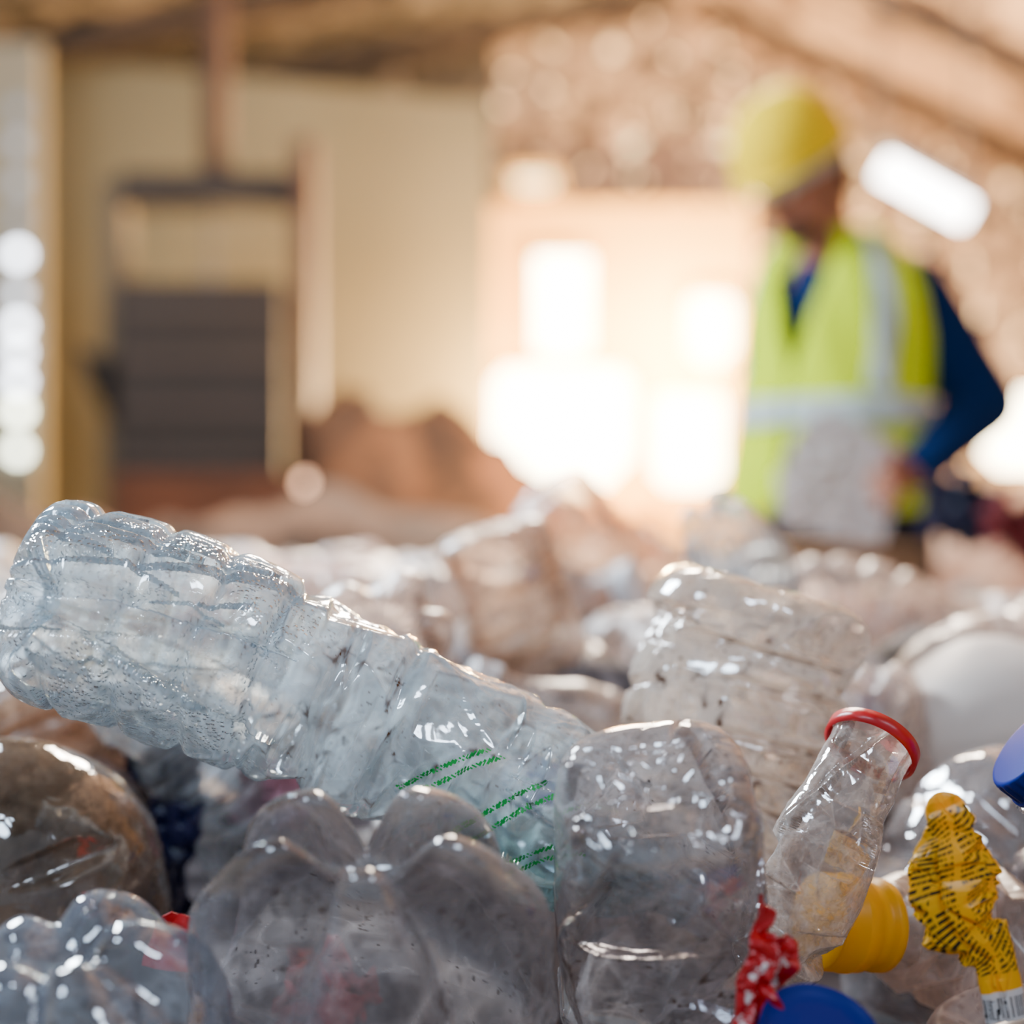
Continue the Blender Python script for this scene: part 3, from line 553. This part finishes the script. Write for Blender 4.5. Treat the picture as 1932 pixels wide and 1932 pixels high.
# ------------------------------------------------------------ hall
def struct(o): o['kind']='structure'; return o
conc=solid('concrete_floor',(120,105,92),.8,bump=.2,bscale=6)
struct(boxes('floor',[(-7,8,-2.5,11,-.1,0)],conc))
beige=solid('beige_wall_paint',(140,137,116),.85,var=.12,bscale=.9); cream=solid('cream_wall_paint',(255,202,118),.85,var=.05,bscale=2.)
mot=mottle('mottled_brown_sheeting',(58,43,38),(222,190,162),(165,138,120),7.,gap_glow=5.); motd=mottle('dark_mottled_sheeting',(28,26,26),(128,118,110),(68,63,60),5.)
a=P(80,108,8.5);b_=P(925,195,8.5)
V=[(a[0],8.5,0),(b_[0],8.5,0),(b_[0],8.5,b_[2]),(a[0],8.5,a[2])]; V+=[(x,8.6,z) for x,y,z in V]
struct(mobj('wall_back',V,[(0,1,2,3),(7,6,5,4),(0,4,5,1),(1,5,6,2),(2,6,7,3),(3,7,4,0)],beige,smooth=False))
struct(boxes('wall_far',[(-6,-.1,9.6,9.7,0,5.)],motd)); struct(boxes('wall_rear',[(-.1,7,9.6,9.7,0,5.)],mot))
struct(boxes('wall_left',[(-6,-5.9,-2.5,9.6,0,4.)],beige)); struct(boxes('wall_right',[(6.9,7,-2.5,9.6,0,4.)],mot))
a=P(0,0,7.6)[0]; struct(boxes('trim_1',[(a-.6,P(76,0,7.6)[0],7.6,7.7,0,3.38)],solid('light_column',(180,174,156),.8)))
rx=1.1; RZ=4.3; ZL=2.9; ZR=1.53; roofm=mottle('roof_sheet',(84,64,56),(210,180,158),(188,158,138),3.)
def roofz(x): return RZ-(x-rx)*(RZ-ZR)/(7-rx) if x>rx else RZ-(rx-x)*(RZ-ZL)/(rx+6)
def roof(name,x0,z0,x1,z1,mat):
    V=[(x0,-2.5,z0),(x1,-2.5,z1),(x1,9.6,z1),(x0,9.6,z0)]; V+=[(x,y,z+.06) for x,y,z in V]
    struct(mobj(name,V,[(0,1,2,3),(7,6,5,4),(0,4,5,1),(1,5,6,2),(2,6,7,3),(3,7,4,0)],mat,smooth=False))
roof('ceiling',-6,ZL,rx,RZ,motd); roof('ceiling_slope',rx,RZ,7,ZR,roofm)
steel=solid('painted_steel',(70,58,52),.6)
for k,y in enumerate((4.4,6.1,8.0,9.2)):
    for (x0,x1) in ((-5.8,rx-.1),(rx+.1,6.7)):
        o=bars('rafter',[((x0,y,roofz(x0)-.08),(x1,y,roofz(x1)-.08),.15,.08)],steel); tag(o,'sloping steel rafter under the hall roof','beam','roof rafters')
def rect(px0,px1,py0,py1,Y): p=P(px0,py1,Y);q=P(px1,py0,Y); return p[0],q[0],p[2],q[2]
x0,x1,z0,z1=rect(920,1420,385,1000,9.2); struct(boxes('wall_window',[(x0,x1,9.2,9.3,0,z1)],cream))
sunm=emis('overexposed_pane',(255,236,196),36.,True); sunw=emis('warm_pane',(255,226,170),7.); fr=solid('window_frame_paint',(255,205,120),.7)
def window(i,px0,px1,py0,py1,mat,Y=9.14,cut=0):
    x0,x1,z0,z1=rect(px0,px1,py0,py1,Y); c=cut
    pl=[(x0+c,z0),(x1-c,z0),(x1,z0+c),(x1,z1-c*.4),(x1-c*.4,z1),(x0+c*.4,z1),(x0,z1-c*.4),(x0,z0+c)] if c else [(x0,z0),(x1,z0),(x1,z1),(x0,z1)]
    n=len(pl); V=[(x,Y,z) for x,z in pl]+[(x,Y+.03,z) for x,z in pl]
    Fc=[tuple(range(n)),tuple(range(2*n-1,n-1,-1))]+[(k,(k+1)%n,n+(k+1)%n,n+k) for k in range(n)]
    o=struct(mobj('window_%d'%i,V,Fc,mat,smooth=False))
    bl=[bar_vf((pl[k][0],Y+.01,pl[k][1]),(pl[(k+1)%n][0],Y+.01,pl[(k+1)%n][1]),.05,.06) for k in range(n)]
    V=[];Fc=[]
    for v,f in bl:
        kk=len(V); V+=v; Fc+=[tuple(i_+kk for i_ in q_) for q_ in f]
    struct(mobj('window_frame',V,Fc,fr,None,smooth=False)).parent=o
window(1,1004,1120,478,675,sunm,cut=.05); window(2,926,1198,690,938,sunm,cut=.25); window(3,1292,1388,555,695,sunm,9.1,cut=.12); window(4,1228,1368,740,925,sunm,9.1,cut=.1); window(5,965,1050,325,365,sunw,cut=.04)
window(6,1845,1990,735,890,sunm,9.0,cut=.12)
p=P(1665,315,6.5);q=P(1825,405,6.5); rt=empty('strip_lamp',(p+q)/2+np.array([0,0,.03]),'bright slanting strip lamp under the roof right of the hard hat','lamp')
bars('tube',[(p,q,.10,.06)],emis('lamp_tube',(255,250,245),26.),rt); bars('housing',[(p+np.array([0,.02,.11]),q+np.array([0,.02,.11]),.05,.12)],steel,rt)
for e in (p,q): bars('hanger',[((e[0],e[1]+.02,e[2]+.1),(e[0],e[1]+.02,roofz(e[0])),.015)],steel,rt)
for k,(py,s) in enumerate([(205,.7),(270,1.2),(345,1.2),(410,.8),(480,22),(555,5),(615,22),(665,18),(720,22),(775,25),(850,20)]):
    p=P(34,py,7.585); V,Fc=lathe([(.04,.015),(.045,-.0),(.001,-.0)],p,(0,1,0),24); o=mobj('lamp',V,Fc,emis('slot_light',(235,242,255) if k<9 else (245,250,225),s),smooth=False)  # glowing discs stand in for light through a sheet gap, no lamps
    tag(o,('bright' if s>3 else 'dim')+' round glowing disc standing in for light through a gap, in the vertical row on the pale column at the left edge','lamp',('bright' if s>3 else 'dim')+' gap-light discs on the left column')
# ------------------------------------------------------------ baler
Yb=7.; bx=P(400,0,Yb)[0]; B=empty('baler',(bx,Yb,0),'dark grey upright baling press with a tall ram against the beige wall','machine')
grey=solid('dark_grey_steel',(44,40,42),.7,bump=.2,bscale=5); rust=solid('rusty_steel',(92,56,40),.8,var=.25,bscale=5); brn=solid('brown_steel',(88,66,56),.7)
def bz(py): return CZ+(966-py)/F*Yb
def bX(px): return (px-966)/F*Yb
boxes('chamber',[(bX(248),bX(552),Yb-.3,Yb+.4,.1,bz(548))],grey,B,.01)
for y in (600,690,780,870): boxes('door_rib',[(bX(258),bX(542),Yb-.31,Yb-.3,bz(y)-.02,bz(y)+.02)],solid('rib_steel',(72,64,64),.7),B,.003)
boxes('crossbeam',[(bX(240),bX(562),Yb-.15,Yb+.15,bz(394),bz(336))],grey,B,.01)
boxes('post',[(bX(205),bX(245),Yb-.1,Yb+.1,0,bz(346))],solid('pale_post',(100,90,76),.7),B,.006)
boxes('post',[(bX(556),bX(596),Yb-.1,Yb+.1,0,bz(270))],brn,B,.006)
V,Fc=lathe([(.05,0),(.07,.02),(.07,1.1),(.05,1.15),(.04,1.22)],(bX(408),Yb,bz(350)),(0,0,1),32); mobj('ram_cylinder',V,Fc,brn,B)
V,Fc=lathe([(.05,0),(.05,.1),(.02,.12),(.02,.52)],(bX(400),Yb,bz(556)),(0,0,1),24); mobj('ram_rod',V,Fc,solid('rod_steel',(150,140,125),.4),B)
V=[(bX(150),Yb-.1,bz(655)),(bX(250),Yb-.1,bz(690)),(bX(252),Yb-.1,bz(860)),(bX(185),Yb-.1,bz(740))]; V+=[(x,y+.1,z) for x,y,z in V]
mobj('side_chute',V,[(0,1,2,3),(7,6,5,4),(0,4,5,1),(1,5,6,2),(2,6,7,3),(3,7,4,0)],grey,B,smooth=False)
boxes('base_box',[(bX(268),bX(620),Yb-.55,Yb-.37,.0,bz(900))],rust,B,.01)
p=P(578,912,6.42); V,Fc=lathe([(.03,.03),(.03,-.0),(.001,-.01)],p,(0,1,0),24); tag(mobj('lamp',V,Fc,emis('pink_glint',(255,195,155),9.),smooth=False),'small pinkish glowing disc standing in for a glint in front of the brown pile right of the baler','lamp')  # glowing disc put in for a blurred pinkish glint
def mound(name,pxs,tops,Y,dep,mat,label,seed):
    n=70; xs=np.linspace(P(pxs[0],0,Y)[0],P(pxs[-1],0,Y)[0],n); tz=np.interp(xs,[P(p,0,Y)[0] for p in pxs],[CZ+(966-t_)/F*Y for t_ in tops])
    V=[]
    for i in range(n):
        for j in range(30):
            g=j/29; y=Y-dep+2*dep*g; z=tz[i]*math.sin(math.pi*g)**.7; V.append((xs[i],y,max(0,z)))
    V=np.array(V); V[:,2]+=(vn(V*3.5,seed)-.5)*.22*(V[:,2]>.05)+(vn(V*9,seed)-.5)*.1*(V[:,2]>.05); V[:,2]=np.maximum(V[:,2],0)
    Fc=[(i*30+j,i*30+j+1,(i+1)*30+j+1,(i+1)*30+j) for i in range(n-1) for j in range(29)]
    tag(mobj(name,V,Fc,mat),label,'debris',kind='stuff')
mound('debris_pile',[600,640,700,800,900,1000,1150,1250,1400],[740,700,720,770,820,900,975,985,1010],6.6,.5,mottle('rust_brown_debris',(52,34,24),(124,86,58),(88,60,42),3.),'rust brown debris pile right of the baler',3)
mound('debris_pile',[-100,100,300,600,900,1200],[1010,970,960,965,985,1020],4.6,.5,mottle('brown_floor_debris',(50,36,28),(112,84,66),(76,56,44),3.),'low brown debris behind the bottle heap',5)
mound('debris_pile',[1380,1500,1700,1932,2100],[960,930,900,930,920],5.5,.5,mottle('pink_brown_debris',(140,100,84),(225,195,175),(180,140,120),3.),'pale pinkish debris behind the worker',7)
# ------------------------------------------------------------ lights
def area(loc,tgt,size,e,c):
    l=bpy.data.lights.new('area_light','AREA'); l.shape='DISK'; l.size=size; l.energy=e; l.color=c; o=bpy.data.objects.new('area_light',l); COL.objects.link(o); o.location=loc
    o.rotation_euler=(Vector(tgt)-Vector(loc)).to_track_quat('-Z','Y').to_euler(); return o
area((.2,5.2,3.85),(.05,.9,.7),1.3,720,(1,.84,.68))  # unseen warm lamp added under the roof in place of blocked sunlight
area(tuple(P(1075,830,8.9)),(0,1.2,.7),.5,750,(1,.70,.36))  # lamp added at the window plane for sun glare and warm backlight
area((-1.9,2.5,2.6),(-.1,.8,.75),.9,300,(.78,.89,1))
area((-1.4,-.9,2.6),(0,.7,.7),.6,34,(.62,.79,1))  # unseen cool lamps added behind the camera for window-like highlights
area((1.2,-1.2,2.8),(0,.7,.7),.5,25,(.68,.81,1))
def point(loc,e,c,r=.15):
    l=bpy.data.lights.new('point_light','POINT'); l.energy=e; l.color=c; l.shadow_soft_size=r; o=bpy.data.objects.new('point_light',l); COL.objects.link(o); o.location=loc
point(tuple(P(1060,800,8.1)),700,(1,.57,.20)); point(tuple(P(1320,640,8.6)),400,(1,.70,.32)); point(tuple(P(1110,905,6.0)),100,(1,.52,.18),.1)  # warm lamps added for the window glow and orange debris, no real fixtures
area((1.8,4.5,3.4),(2.0,9,2.7),1.5,190,(1,.90,.78)); area((-2.5,4.5,2.9),(-2,9,2.),1.2,46,(1,.97,.9))
w=bpy.data.worlds.new('world'); S.world=w; w.use_nodes=True; w.node_tree.nodes['Background'].inputs[0].default_value=(.76,.86,1,1); w.node_tree.nodes['Background'].inputs[1].default_value=.40
cd=bpy.data.cameras.new('camera'); cam=bpy.data.objects.new('camera',cd); COL.objects.link(cam); cam.location=(0,0,CZ); cam.rotation_euler=(math.pi/2,0,0); cd.lens=50; cd.sensor_width=36; cd.clip_start=.02
cd.dof.use_dof=True; cd.dof.focus_distance=.645; cd.dof.aperture_fstop=2.6; S.camera=cam
